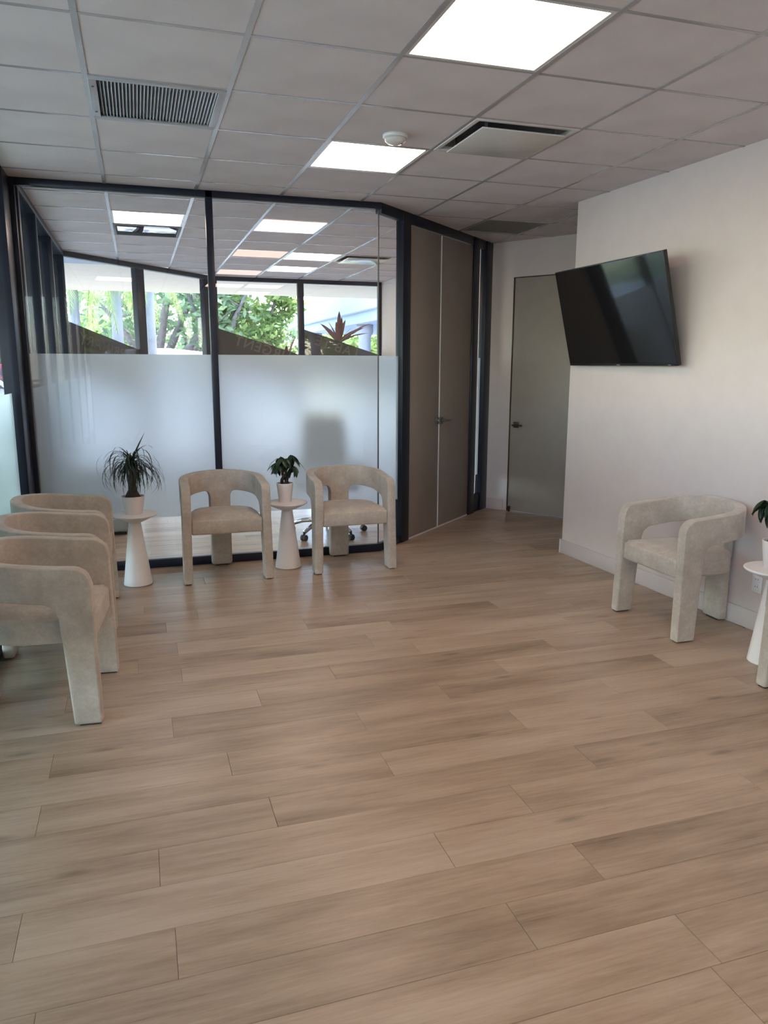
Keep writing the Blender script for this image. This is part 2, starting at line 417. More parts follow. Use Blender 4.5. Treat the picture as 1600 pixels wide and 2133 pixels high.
# ------------------------------------------------------------------ walls
def wall(name, mb, mat, label): return tag(part(name, mb, mat), label, 'wall', kind='structure')
wr = MB().prism([WR[0], WR[1], WR[2], (3.268+.14, 5.37), (3.52, 3.2), (3.52, -2.7)], 0, 2.86)
wall('wall_right', wr, 'wall_paint', 'warm white wall carrying the television')
wall('wall_hall', MB().box((3.40, 5.22, 0), (5.6, 5.355, 2.86)), 'wall_paint', 'short hall wall round the corner from the television wall')
wall('wall_hall_end', MB().box((5.3, 5.355, 0), (5.44, 7.6, 2.86)), 'wall_paint', 'wall closing the far end of the dim hall')
DS0, DS1, DTOP = 0.285, 1.215, 2.39
wb = MB().obox(bp(0.0), bp(DS0-.004), 0, .12, 0, 2.86).obox(bp(DS1+.004), bp(2.3), 0, .12, 0, 2.86).obox(bp(DS0-.004), bp(DS1+.004), 0, .12, DTOP+.004, 2.86)
wall('wall_back', wb, 'wall_paint', 'warm white back wall around the plain hall door')
wall('wall_behind', MB().box((-0.8, -2.84, 0), (3.5, -2.7, 2.86)), 'wall_paint', 'warm white wall behind the seating area')
wall('wall_office', MB().box((OX, 7.53, 0), (OX+.13, FY+.08, 2.86)), 'wall_paint', 'cream side wall inside the glazed office')
for nm, P, Q in (('baseboard_right', WR[1], WR[2]), ('baseboard_near', WR[0], WR[1])):
    tag(part(nm, MB().obox(P, Q, 0.0, .014, 0, .115), 'trim_paint', bev=.003), 'white baseboard along the television wall' if nm == 'baseboard_right' else 'white baseboard of the same wall past the side table', 'baseboard', kind='structure')
tag(part('baseboard_corner', MB().box((3.25, 5.361, 0), (5.3, 5.375, .115)), 'trim_paint', bev=.003), 'white baseboard turning into the hall', 'baseboard', kind='structure')
tag(part('baseboard_back', MB().obox(bp(.02), bp(DS0-.045), -.014, 0, 0, .115), 'trim_paint', bev=.003), 'short white baseboard beside the hall door', 'baseboard', kind='structure')

# hall door
d2 = empty('door_2', (*bp(DS0), 0), math.atan2(B1.y, B1.x)); tag(d2, 'plain taupe flush door with bronze lever in the hall wall', 'door', kind='structure')
dw = DS1-DS0
part('leaf', MB().box((0.004, 0.012, .006), (dw-.004, .052, DTOP-.004)), 'door_paint', d2, bev=.002)
part('frame', MB().box((-.004, .0005, 0), (.0035, .1, DTOP)).box((dw-.0035, .0005, 0), (dw+.004, .1, DTOP)).box((-.004, .0005, DTOP-.0035), (dw+.004, .1, DTOP+.004)), 'bronze', d2)
hd = part('handle', MB().box((.045, .002, .885), (.105, .012, .945)), 'bronze', d2, bev=.002)
part('lever', MB().box((.068, -.045, .905), (.084, .004, .921)).box((.060, -.058, .903), (.175, -.040, .923)), 'bronze', hd, bev=.003)
part('door_stop', MB().lathe([(.012, 0), (.012, .045), (.016, .05), (.016, .06)], 12, c=(.045, -.03, 0)), 'bronze', d2)

# ------------------------------------------------------------------ glass partition with double door
gp = empty('window_1', (0, 0, 0)); tag(gp, 'floor to ceiling glass partition with dark frames and frosted band', 'partition', kind='structure')
part('head_channel', MB().box((-0.76, 5.845, 2.695), (1.85, 5.90, 2.745)), 'frame_dark', gp, bev=.002)
part('head_channel', MB().obox(dp(0), dp(2.28), -.028, .028, 2.665, 2.745), 'frame_dark', gp, bev=.002)
part('sill', MB().box((-0.76, 5.848, 0), (1.85, 5.898, .062)), 'frame_dark', gp, bev=.002)
part('sill', MB().obox(dp(0), dp(.345), -.025, .025, 0, .062), 'frame_dark', gp, bev=.002)
part('post', MB().box((-.775, 5.838, 0), (-.712, 5.902, 2.74)), 'frame_dark', gp, bev=.002)
part('post', MB().box((.530, 5.845, .0), (.580, 5.897, 2.74)), 'frame_dark', gp, bev=.002)
for a, b, dpth in ((.343, .475, .035), (1.782, 1.925, .035), (2.10, 2.26, .035)):
    part('post', MB().obox(dp(a), dp(b), -dpth, dpth, 0, 2.74), 'frame_dark', gp, bev=.003)
part('sill', MB().obox(dp(1.925), dp(2.10), -.02, .02, 0, .19), 'frame_dark', gp, bev=.002)
def pane(a, b, z0, z1, t=.006, mat='clear_glass', off=0.0):
    return MB().obox(a, b, off-t, off+t, z0, z1)
part('pane', pane((-.712, GY), (.530, GY), .062, 2.695), 'clear_glass', gp)
part('pane', pane((.580, GY), (1.832, GY), .062, 2.695), 'clear_glass', gp)
part('pane', pane(dp(.006), dp(.343), .062, 2.665), 'clear_glass', gp)
part('pane', pane(dp(1.925), dp(2.10), .19, 2.665), 'clear_glass', gp)
part('corner_joint', MB().box((1.829, 5.864, .062), (1.838, 5.876, 2.69)), 'dark_metal', gp)
FZ0, FZ1 = .385, 1.595
def film(a, b, z0, z1, off=.0075):
    d = Vector((b[0]-a[0], b[1]-a[1])).normalized(); n = Vector((-d.y, d.x))*off
    return MB().add([(a[0]+n.x, a[1]+n.y, z0), (b[0]+n.x, b[1]+n.y, z0), (b[0]+n.x, b[1]+n.y, z1), (a[0]+n.x, a[1]+n.y, z1)], [(0, 1, 2, 3)])
for a, b in (((-.710, GY), (.529, GY)), ((.581, GY), (1.831, GY)), (dp(.008), dp(.342)), (dp(1.926), dp(2.099))):
    fo = link('frosted_film', film(a, b, FZ0, FZ1).mesh('frosted_film'), 'frosted_film', gp)
# double door in the slanted run
d1 = empty('door_1', (*dp(.475), 0), math.atan2(DD.y, DD.x)); tag(d1, 'tall taupe double door set between dark frames', 'door', kind='structure')
W1, W2 = 0.600, 1.307
l1 = part('leaf', MB().box((.006, -.022, .012), (W1-.004, .022, 2.655)), 'door_laminate', d1, bev=.002)
l2 = part('leaf', MB().box((W1+.006, -.022, .012), (W2-.006, .022, 2.655)), 'door_laminate', d1, bev=.002)
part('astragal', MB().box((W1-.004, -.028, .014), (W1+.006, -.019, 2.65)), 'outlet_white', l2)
for lf, a, b in ((l1, .01, W1-.01), (l2, W1+.01, W2-.01)): part('door_gap_light', MB().box((a, -.026, .001), (b, -.020, .013)), 'outlet_white', lf)  # white strip stands in for office light showing under each leaf
h1 = part('handle', MB().box((W1-.075, -.034, .985), (W1-.012, -.0225, 1.048)), 'steel', l1, bev=.002)
h2 = part('handle', MB().box((W1+.012, -.034, .985), (W1+.075, -.0225, 1.048)), 'steel', l2, bev=.002)
part('lever', MB().box((W1+.036, -.065, 1.008), (W1+.052, -.03, 1.024)).box((W1+.030, -.078, 1.006), (W1+.165, -.060, 1.026)), 'steel', h2, bev=.003)
part('turn_knob', MB().box((W1-.056, -.055, 1.004), (W1-.030, -.030, 1.030)), 'steel', h1, bev=.003)

# ------------------------------------------------------------------ exterior glazing
wn = empty('window_2', (0, 0, 0)); tag(wn, 'dark framed exterior glazing beside the row of armchairs', 'window', kind='structure')
ys = [-2.7, -1.2, .3, 1.8, 3.3, 4.3, 5.56]
part('head', MB().box((-.83, -2.7, 2.69), (-.765, 5.84, 2.745)), 'frame_dark', wn, bev=.002)
part('sill', MB().box((-.83, -2.7, 0), (-.765, 5.84, .06)), 'frame_dark', wn, bev=.002)
for y in ys[:-1]: part('mullion', MB().box((-.83, y-.03, .06), (-.768, y+.03, 2.69)), 'frame_dark', wn, bev=.002)
part('corner_post', MB().box((-.84, 5.555, 0), (-.742, 5.845, 2.74)), 'frame_dark', wn, bev=.002)
for a, b in zip(ys[:-1], ys[1:]):
    part('pane', MB().box((XL-.006, a+.03, .06), (XL+.006, b-.03 if b < 5.5 else 5.555, 2.69)), 'window_glass', wn)
    f = link('frosted_film', MB().add([(XL+.008, a+.03, .39), (XL+.008, b-.03, .39), (XL+.008, b-.03, 1.335), (XL+.008, a+.03, 1.335)], [(0, 1, 2, 3)]).mesh('frosted_film'), 'frosted_film', wn)
wo = empty('window_3', (0, 0, 0)); tag(wo, 'deep dark mullioned glazing along the office side', 'window', kind='structure')
part('head', MB().box((-.83, 5.9, 2.69), (-.70, 9.33, 2.745)), 'frame_dark', wo, bev=.002)
part('sill', MB().box((-.83, 5.9, 0), (-.70, 9.33, .1)), 'frame_dark', wo, bev=.002)
mys = [5.94, 6.90, 8.06, 9.31]
for y in mys: part('mullion', MB().box((-.83, y-.035, .1), (-.70, y+.035, 2.69)), 'frame_dark', wo, bev=.002)
for a, b in zip(mys[:-1], mys[1:]): part('pane', MB().box((XL-.006, a+.035, .1), (XL+.006, b-.035, 2.69)), 'window_glass', wo)

def txt(body, size, parent, loc, bx, by, mat):
    cu = bpy.data.curves.new('lettering', 'FONT'); cu.body = body; cu.size = size; cu.extrude = 0.0006; cu.offset = size*0.012; cu.space_character = 1.12
    ob = bpy.data.objects.new('lettering', cu); COL.objects.link(ob)
    dg = bpy.context.evaluated_depsgraph_get()
    me = bpy.data.meshes.new_from_object(ob.evaluated_get(dg))
    bpy.data.objects.remove(ob)
    bx = Vector(bx).normalized(); by = Vector(by).normalized(); bz = bx.cross(by)
    me.transform(Matrix(((bx.x, by.x, bz.x, loc[0]), (bx.y, by.y, bz.y, loc[1]), (bx.z, by.z, bz.z, loc[2]), (0, 0, 0, 1))))
    me.materials.clear()
    return link('lettering', me, mat, parent)

def ext_run(name, label, P, Q, cuts, sign):
    r = empty(name, (0, 0, 0)); tag(r, label, 'window', kind='structure')
    P = Vector(P); Q = Vector(Q); d = (Q-P).normalized(); ln = (Q-P).length
    at = lambda s: (P.x+d.x*s, P.y+d.y*s)
    part('head', MB().obox(at(0), at(ln), -.04, .04, 2.685, 2.745), 'frame_dark', r, bev=.002)
    part('sill', MB().obox(at(0), at(ln), -.04, .04, 0, .09), 'frame_dark', r, bev=.002)
    for a, b in cuts: part('mullion', MB().obox(at(a), at(b), -.04, .04, .09, 2.685), 'frame_dark', r, bev=.002)
    for (a0, a1), (b0, b1), sg in zip(cuts[:-1], cuts[1:], sign):
        part('pane', MB().obox(at(a1), at(b0), -.006, .006, .09, 2.685), 'window_glass', r)
        if sg:
            zL, zR, word, sz, st, dz = sg
            A, B = at(a1), at(b0); n = Vector((-d.y, d.x))*.009
            q = [(A[0]-n.x, A[1]-n.y, zL-.6), (B[0]-n.x, B[1]-n.y, zR-.6), (B[0]-n.x, B[1]-n.y, zR), (A[0]-n.x, A[1]-n.y, zL)]
            fm = link('sign_film', MB().add(q, [(0, 1, 2, 3)]).mesh('sign_film'), 'sign_film', r)
            bx = Vector((-d.x, -d.y, (zL-zR)/(b0-a1))); by = Vector((0, 0, 1)) - bx.normalized()*bx.normalized().z
            c = at(b0-st); zz = zR + (zL-zR)*st/(b0-a1) - dz
            txt(word, sz, fm, (c[0]-n.x*1.4, c[1]-n.y*1.4, zz), bx, by, 'sign_letter')
    return r
lnd = (DG1-DG0).length
ext_run('window_4', 'angled corner glazing of the office with a slanted dark sign film', DG0, DG1, [(0, .05), (1.175, 1.315), (lnd-.19, lnd-.0)],
        [(2.0, 1.705, 'PRIMARY', .165, .26, .185), None])
ext_run('window_5', 'far office glazing with slanted dark lettered sign films', (1.05, FY), (OX, FY), [(0.0, .09), (1.245, 1.335), (OX-1.05-.05, OX-1.05)],
        [(2.03, 1.675, 'URGENT', .20, .14, .155), (2.035, 1.68, 'LAB TE', .20, .34, .165)])

# ------------------------------------------------------------------ ceiling fixtures
def panel(i, j, label, group='square ceiling light panels'):
    t = empty('ceiling_light', (gx(i+.5), gy(j+.5), CH-.002)); tag(t, label, 'ceiling light', group)
    fr = MB()
    for a, b in (((-.298, -.298), (.298, -.278)), ((-.298, .278), (.298, .298)), ((-.298, -.278), (-.278, .278)), ((.278, -.278), (.298, .278))):
        fr.box((a[0], a[1], .003), (b[0], b[1], .03))
    part('frame', fr, 'tbar_white', t)
    part('diffuser', MB().box((-.278, -.278, .006), (.278, .278, .02)), 'light_diffuser', t)
    return t
panel(2, -1, 'lit square ceiling panel two tiles from the smoke detector')
panel(2, 2, 'lit square ceiling panel right beside the smoke detector')
panel(2, -4, 'lit square ceiling panel over the middle of the plank floor')
panel(2, -7, 'lit square ceiling panel by the wall behind the seating area')
panel(0, 6, 'lit office ceiling panel next to the mirrored diffuser')
panel(2, 6, 'lit office ceiling panel nearest to the glass partition corner')
panel(3, 9, 'lit office ceiling panel beside the office air diffuser')
panel(3, 11, 'lit office ceiling panel closest to the lettered far window')

# return air vent with louvers
v = empty('air_vent', (gx(.5), gy(1.5), CH-.004)); tag(v, 'grey louvered return air vent in the tile ceiling', 'vent')
fr = MB().box((-.297, -.297, 0), (.297, -.262, .012)).box((-.297, .262, 0), (.297, .297, .012)).box((-.297, -.262, 0), (-.262, .262, .012)).box((.262, -.262, 0), (.297, .262, .012))
part('frame', fr, 'grey_metal', v, bev=.002)
part('backing', MB().box((-.262, -.262, .05), (.262, .262, .055)), 'dark_void', v)
lv = MB().box((-.0008, -.262, -.010), (.0008, .262, .010)).mesh('louver')
for k in range(33):
    link('louver', lv, 'grey_metal', v, loc=(-.252+.504*k/32, 0, .014), rot=(0, math.radians(-38), 0))
for yy in (-.18, .18): part('screw', MB().lathe([(.006, -.003), (.006, .002)], 10, c=(-.28, yy, 0)), 'dark_metal', v)

def plaque(i, j, mat, label, name='air_diffuser'):
    t = empty(name, (gx(i+.5), gy(j+.5), CH-.004)); tag(t, label, 'air diffuser')
    part('frame', MB().box((-.297, -.297, 0), (.297, -.270, .02)).box((-.297, .270, 0), (.297, .297, .02)).box((-.297, -.270, 0), (-.270, .270, .02)).box((.270, -.270, 0), (.297, .270, .02)), 'tbar_white' if mat != 'mirror_metal' else 'dark_metal', t, bev=.002)
    part('plenum', MB().add([(-.270, -.270, .02), (.270, -.270, .02), (.270, .270, .02), (-.270, .270, .02), (-.24, -.24, .075), (.24, -.24, .075), (.24, .24, .075), (-.24, .24, .075)],
         [(0, 1, 5, 4), (1, 2, 6, 5), (2, 3, 7, 6), (3, 0, 4, 7), (4, 5, 6, 7)]), 'plenum_grey', t)
    mir = mat == 'mirror_metal'; q_ = .262 if mir else .24; zq = .004 if mir else -.022
    part('plaque', MB().box((-q_, -q_, zq), (q_, q_, zq+.008)), mat, t, bev=.002)
    if not mir:
        for sx, sy in ((-1, -1), (1, -1), (1, 1), (-1, 1)): part('hanger', MB().box((sx*.2-.006, sy*.2-.006, zq+.008), (sx*.2+.006, sy*.2+.006, .072)), 'dark_metal', t)
    return t
plaque(3, 1, 'diffuser_white', 'white square plaque air diffuser with an open slot around it')
plaque(4, 9, 'diffuser_white', 'pale plaque air diffuser in the office ceiling')
plaque(0, 7, 'mirror_metal', 'mirrored square ceiling diffuser reflecting greenery in the office', 'mirrored_diffuser')
t = empty('return_grille', (gx(5.5), gy(5.5), CH-.001)); tag(t, 'dark grey square return panel in the ceiling by the hall', 'vent')
part('panel', MB().box((-.292, -.292, .006), (.292, .292, .014)), 'return_grey', t)
part('frame', MB().box((-.297, -.297, 0), (.297, -.285, .012)).box((-.297, .285, 0), (.297, .297, .012)).box((-.297, -.285, 0), (-.285, .285, .012)).box((.285, -.285, 0), (.297, .285, .012)), 'grey_metal', t)
t = empty('smoke_detector', (1.398, 4.17, CH+.0024)); tag(t, 'round white smoke detector on a ceiling tile', 'smoke detector')
part('base', MB().lathe([(.068, 0), (.068, -.012), (.060, -.018)], 32), 'outlet_white', t)
part('dome', MB().lathe([(.060, -.018), (.056, -.032), (.042, -.044), (.02, -.05), (.003, -.051)], 32), 'diffuser_white', t)
part('indicator', MB().lathe([(.003, -.0525), (.003, -.046)], 8, c=(.03, -.02, 0)), 'dark_metal', t)

# ------------------------------------------------------------------ television
TW, TH = 1.23, 0.71
tilt = 0.246
tv = empty('television', (3.150, 4.673, 1.867)); tag(tv, 'large black flat television tilted down on the wall', 'television')
tv.rotation_euler = (0, 0, 0)
Rn = Vector((-math.cos(tilt), -0.018, -math.sin(tilt))).normalized(); Rr = Vector((0, 0, 1)).cross(Rn).normalized(); Ru = Rn.cross(Rr)
tv.matrix_world = Matrix(((Rr.x, Ru.x, Rn.x, 3.150), (Rr.y, Ru.y, Rn.y, 4.673), (Rr.z, Ru.z, Rn.z, 1.867), (0, 0, 0, 1)))
part('housing', MB().box((-TW/2, -TH/2, -.028), (TW/2, TH/2, -.001)), 'tv_plastic', tv, bev=.003)
part('back_cover', MB().box((-TW*.36, -TH*.36, -.058), (TW*.36, TH*.22, -.027)), 'tv_plastic', tv, bev=.01)
part('screen', MB().box((-TW/2+.008, -TH/2+.016, -.002), (TW/2-.008, TH/2-.008, .0008)), 'tv_screen', tv)
bz = part('bezel', MB().box((-TW/2, -TH/2, -.001), (TW/2, -TH/2+.014, .0016)).box((-TW/2, TH/2-.006, -.001), (TW/2, TH/2, .0016)).box((-TW/2, -TH/2+.014, -.001), (-TW/2+.006, TH/2-.006, .0016)).box((TW/2-.006, -TH/2+.014, -.001), (TW/2, TH/2-.006, .0016)), 'tv_plastic', tv)
part('maker_badge', MB().box((-.018, -TH/2+.003, .0014), (.018, -TH/2+.009, .0021)), 'grey_metal', tv)
part('standby_light', MB().box((TW/2-.09, -TH/2+.003, .0014), (TW/2-.065, -TH/2+.008, .0021)), 'grey_metal', tv)
mt = MB().box((-.22, -.12, -.085), (.22, -.09, -.055)).box((-.20, -.2, -.075), (-.17, .15, -.055)).box((.17, -.2, -.075), (.20, .15, -.055)).box((-.20, .10, -.17), (-.17, .14, -.06)).box((.17, .10, -.17), (.20, .14, -.06))
part('wall_bracket', mt, 'black_plastic', tv)

# wall outlet (on the right wall, below the side table top)
t = empty('wall_outlet', (3.3615, 3.37, .286), .047); tag(t, 'white double wall outlet low on the wall behind the side table', 'outlet')
pl_ = part('plate', MB().box((-.006, -.036, -.058), (0, .036, .058)), 'outlet_white', t, bev=.002)
for z in (-.022, .022):
    s_ = part('socket', MB().box((-.0085, -.017, z-.015), (-.005, .017, z+.015)), 'outlet_white', t, bev=.003)
    part('slot', MB().box((-.0088, -.009, z-.004), (-.0083, -.006, z+.006)).box((-.0088, .006, z-.004), (-.0083, .009, z+.005)), 'dark_void', s_)

# ------------------------------------------------------------------ armchair
A_, B_, YF, YC = 0.275, 0.243, -0.275, -0.005      # half width, back depth, front, centre of the arc
pth = []
nn = 18
for k in range(nn): pth.append(Vector((-A_, YF + (YC-YF)*k/nn)))
for k in range(65):
    a = PI - PI*k/64; e = 2/2.35
    pth.append(Vector((A_*math.copysign(abs(math.cos(a))**e, math.cos(a)), YC + B_*abs(math.sin(a))**e)))
for k in range(1, nn+1): pth.append(Vector((A_, YC + (YF-YC)*k/nn)))
cum = [0.0]
for a, b in zip(pth[:-1], pth[1:]): cum.append(cum[-1] + (b-a).length)
SL = cum[-1]
def pnt(s):
    s = min(max(s, 0), SL)
    k = 0
    lo, hi = 0, len(cum)-1
    while hi-lo > 1:
        m_ = (lo+hi)//2
        if cum[m_] <= s: lo = m_
        else: hi = m_
    f = (s-cum[lo])/max(1e-9, cum[hi]-cum[lo]); return pth[lo].lerp(pth[hi], f)
def frame_at(s):
    e = 0.012; d = pnt(min(SL, s+e)) - pnt(max(0, s-e)); d.normalize(); return pnt(s), Vector((-d.y, d.x))
LW, BWD, TH_ = 0.145, 0.155, 0.062
ZS = 0.40
def smooth(x): x = min(max(x, 0), 1); return x*x*(3-2*x)
def ztop(s):
    d = min(s, SL-s)
    z = 0.692 + 0.050*smooth(d/(SL*0.5))
    r = .075
    if d < r: z -= r - math.sqrt(max(0, r*r-(r-d)**2))
    return z
def zband(s):
    d = min(s, SL-s)
    return 0.535 + 0.058*smooth(d/(SL*0.5))
RF, RB = 0.060, 0.050
def zbot(s):
    d = min(s, SL-s); z = zband(s)
    if d < LW + RF:
        q = d-LW; z -= RF - math.sqrt(max(0, RF*RF-(RF-q)**2))
    m_ = abs(s-SL/2) - BWD/2
    if m_ < RB: z -= RB - math.sqrt(max(0, RB*RB-(RB-max(m_, 0))**2))
    return z
def shell(cells, open_z=None):
    """cells: list of quads in (s,z); returns a bevelled mesh bent round the horseshoe"""
    bm = bmesh.new(); vd = {}
    def V(s, z, t):
        k = (round(s, 5), round(z, 5), t)
        if k not in vd: vd[k] = bm.verts.new((s, z, t))
        return vd[k]
    h = TH_/2; ec = {}
    for c in cells:
        bm.faces.new([V(s, z, h) for s, z in c]); bm.faces.new([V(s, z, -h) for s, z in reversed(c)])
        for i in range(len(c)):
            a, b = c[i], c[(i+1) % len(c)]; ka = (round(a[0], 5), round(a[1], 5)); kb = (round(b[0], 5), round(b[1], 5))
            if (kb, ka) in ec: del ec[(kb, ka)]
            else: ec[(ka, kb)] = (a, b)
    bedges = []
    for a, b in ec.values():
        if open_z is not None and abs(a[1]-open_z) < 1e-4 and abs(b[1]-open_z) < 1e-4: continue
        f = bm.faces.new([V(*a, h), V(*a, -h), V(*b, -h), V(*b, h)])
        bedges.append((V(*a, h), V(*b, h))); bedges.append((V(*a, -h), V(*b, -h)))
    bmesh.ops.recalc_face_normals(bm, faces=bm.faces[:])
    es = set()
    for p, q in bedges:
        e = bm.edges.get((p, q))
        if e: es.add(e)
    # sharp edges through the thickness (leg feet)
    for e in bm.edges:
        if len(e.link_faces) == 2 and e not in es:
            if abs(e.verts[0].co.z - e.verts[1].co.z) > TH_*0.9 and e.calc_face_angle(0) > 0.9: es.add(e)
    bmesh.ops.bevel(bm, geom=list(es), offset=.021, segments=3, profile=0.5, affect='EDGES', clamp_overlap=True)
    for v_ in bm.verts:
        s, z, t_ = v_.co
        p, n = frame_at(s)
        x, y = p.x + n.x*t_, p.y + n.y*t_
        d = min(s, SL-s)
        fr = 1-smooth((d-LW)/.12) if d < LW+.12 else 0.0
        lean = (0.010+0.030*min(d/LW, 1.0))*(0.62-z)/0.62*fr
        y -= lean
        if p.x and fr: x += math.copysign(0.010*(0.62-z)/0.62*fr, p.x)
        bk = abs(s-SL/2)
        if bk < .12 and z < .5: y += 0.004*(0.5-z)/0.5
        v_.co = (x, y, z)
    for f in bm.faces: f.smooth = True
    me = bpy.data.meshes.new('shell'); bm.to_mesh(me); bm.free()
    try: me.set_sharp_from_angle(angle=math.radians(60))
    except Exception: pass
    return me
def make_chair():
    root = empty('armchair', (0, 0, 0))
    cols = set([0, LW, SL-LW, SL, SL/2-BWD/2, SL/2+BWD/2, SL/2])
    for k in range(8):
        th = (k/8)*PI/2
        q = RF*(1-math.cos(th)); cols |= {LW+q, SL-LW-q}
        q = RB*(1-math.cos(th)); cols |= {SL/2-BWD/2-q, SL/2+BWD/2+q}
        q = .075*(1-math.cos(th)); cols |= {q, SL-q}
    cols |= {LW+RF, SL-LW-RF, SL/2-BWD/2-RB, SL/2+BWD/2+RB}
    n = 46
    for k in range(n+1): cols.add(SL*k/n)
    cs = sorted(cols); out = [cs[0]]
    keys = {0, LW, SL-LW, SL, SL/2-BWD/2, SL/2+BWD/2}
    for c in cs[1:]:
        if c-out[-1] > 0.006 or c in keys:
            if c in keys and c-out[-1] <= 0.004 and out[-1] not in keys: out.pop()
            out.append(c)
    cells = []
    zf = zband(LW)-RF; zb_ = zband(SL/2-BWD/2)-RB
    for a, b in zip(out[:-1], out[1:]):
        m_ = (a+b)/2; leg = m_ < LW or m_ > SL-LW; back = abs(m_-SL/2) < BWD/2
        if leg or back:
            z1 = zf if leg else zb_
            cells.append([(a, ZS), (b, ZS), (b, z1), (a, z1)]); cells.append([(a, z1), (b, z1), (b, ztop(b)), (a, ztop(a))])
        else:
            za = zbot(a); zb2 = zbot(b)
            cells.append([(a, za), (b, zb2), (b, ztop(b)), (a, ztop(a))])
    link('backrest', shell(cells, ZS), 'velvet_beige', root)
    def leg(s0, s1):
        seg = [s for s in out if s0-1e-6 <= s <= s1+1e-6]
        cl = []
        for a, b in zip(seg[:-1], seg[1:]): cl.append([(a, .006), (b, .006), (b, ZS), (a, ZS)])
        o = link('leg', shell(cl, ZS), 'velvet_beige', root)
        p, n_ = frame_at((s0+s1)/2)
        # dark glide under the leg
        a, b = frame_at(s0+.03), frame_at(s1-.03)
        yo = -.030 if min(s0, SL-s1) < .01 else .004
        xo = math.copysign(.0095, p.x) if min(s0, SL-s1) < .01 else 0
        hh = TH_/2-.012
        q = [a[0]+a[1]*hh, b[0]+b[1]*hh, b[0]-b[1]*hh, a[0]-a[1]*hh]
        part('glide', MB().prism([(v_.x+xo, v_.y+yo) for v_ in q], 0, .008), 'black_plastic', o)
    leg(0, LW); leg(SL-LW, SL); leg(SL/2-BWD/2, SL/2+BWD/2)
    # seat cushion
    ai, bi = A_-TH_/2+.004, B_-TH_/2+.004
    poly = [(-ai, -.268), (ai, -.268)]
    for k in range(33):
        a = PI*k/32; e = 2/2.35
        poly.append((ai*math.copysign(abs(math.cos(a))**e, math.cos(a)), YC + bi*abs(math.sin(a))**e))
    me = fixn(MB().prism(poly, .352, .472).mesh('seat'))
    bm = bmesh.new(); bm.from_mesh(me)
    top = [f for f in bm.faces if f.normal.z > .9]
    r = bmesh.ops.inset_region(bm, faces=top, thickness=.030, depth=0)
    top = [f for f in bm.faces if f.normal.z > .9 and all(abs(v_.co.z-.472) < 1e-4 for v_ in f.verts)]
    big = max(top, key=lambda f: f.calc_area())
    bmesh.ops.inset_region(bm, faces=[big], thickness=.07, depth=0.012)
    for v_ in bm.verts:
        if abs(v_.co.z-.472) < 1e-5 and any(abs(v_.co.x-x) < 1e-4 and abs(v_.co.y-y) < 1e-4 for x, y in poly): v_.co.z -= .013
    es = [e for e in bm.edges if e.calc_face_angle(0) > .35]
    bmesh.ops.bevel(bm, geom=es, offset=.014, segments=3, profile=.5, affect='EDGES', clamp_overlap=True)
    for f in bm.faces: f.smooth = True
    bm.to_mesh(me); bm.free()
    link('seat', me, 'velvet_beige', root)
    return root
chair = make_chair()
GRP = 'beige barrel armchairs in the waiting room'
spots = [((-.480, 3.590), PI/2-.09, 'beige velvet barrel armchair at the window row end away from the glass partition'),
         ((-.482, 4.232), PI/2-.02, 'beige velvet barrel armchair between two others in the window row'),
         ((-.484, 4.872), PI/2-.01, 'beige velvet barrel armchair in the window row beside the ponytail palm table'),
         ((.546, 5.565), 0.0, 'beige velvet barrel armchair between the two small tables at the glass partition'),
         ((1.482, 5.565), 0.0, 'beige velvet barrel armchair at the glass partition nearest the double door'),
         ((3.066, 3.630), -PI/2, 'beige velvet barrel armchair against the wall below the television'),
         ((3.062, 2.425), -PI/2, 'beige velvet barrel armchair on the other side of the wall outlet table')]
for k, ((x, y), rz, lab) in enumerate(spots):
    c = chair if k == 0 else copy_tree(chair)
    c.location = (x, y, 0); c.rotation_euler = (0, 0, rz); tag(c, lab, 'armchair', GRP)

# ------------------------------------------------------------------ side tables
def side_table(x, y, lab):
    t = empty('side_table', (x, y, 0)); tag(t, lab, 'side table', 'white cone side tables')
    part('base', MB().lathe([(.086, 0), (.097, .004), (.097, .010), (.093, .04), (.043, .425), (.041, .445)], 48), 'table_white', t)
    part('top', MB().lathe([(.041, .4455), (.060, .452), (.150, .494), (.1545, .500), (.153, .505), (.148, .507)], 64), 'table_white', t)
    return t
TZ = .507
TB = [(-.075, 5.44), (1.022, 5.585), (3.06, 2.955)]
side_table(*TB[0], 'white cone side table under the ponytail palm')
side_table(*TB[1], 'white cone side table between the two armchairs at the glass')
side_table(*TB[2], 'white cone side table against the wall by the outlet')

# ------------------------------------------------------------------ plants
def ribbon(pts, wd, name, up=Vector((0, 0, 1))):
    vs = []; fs = []; n = len(pts)
    for k, p in enumerate(pts):
        d = (pts[min(k+1, n-1)]-pts[max(k-1, 0)]).normalized(); s = d.cross(up)
        if s.length < 1e-3: s = Vector((1, 0, 0))
        s.normalize(); f = k/(n-1); ww = wd*(0.55+0.9*f if f < .35 else (1-f)**.6*1.12)*.5
        vs += [p-s*ww, p+s*ww]
    for k in range(n-1): fs.append((2*k, 2*k+1, 2*k+3, 2*k+2))
    return MB().add(vs, fs, True).mesh(name)
rp = random.Random(11)
def pot(parent, rt, rb, h, soil_gap=.012):
    p = part('pot', MB().lathe([(rb*.97, 0), (rb, .004), (rt, h-.004), (rt-.002, h), (rt-.006, h-.001), (rt-.009, h-.02), (rt-.011, h-.03)], 40, caps=False).lathe([(rb*.97, 0), (.001, 0.0)], 40, caps=False), 'pot_white', parent)
    part('soil', MB().lathe([(rt-.012, h-soil_gap-.004), (rt-.013, h-soil_gap), (.004, h-soil_gap+.006)], 24), 'soil', parent)
t = empty('potted_ponytail_palm', (TB[0][0]-.002, TB[0][1], TZ)); tag(t, 'ponytail palm with long drooping strap leaves in a white pot', 'potted plant')
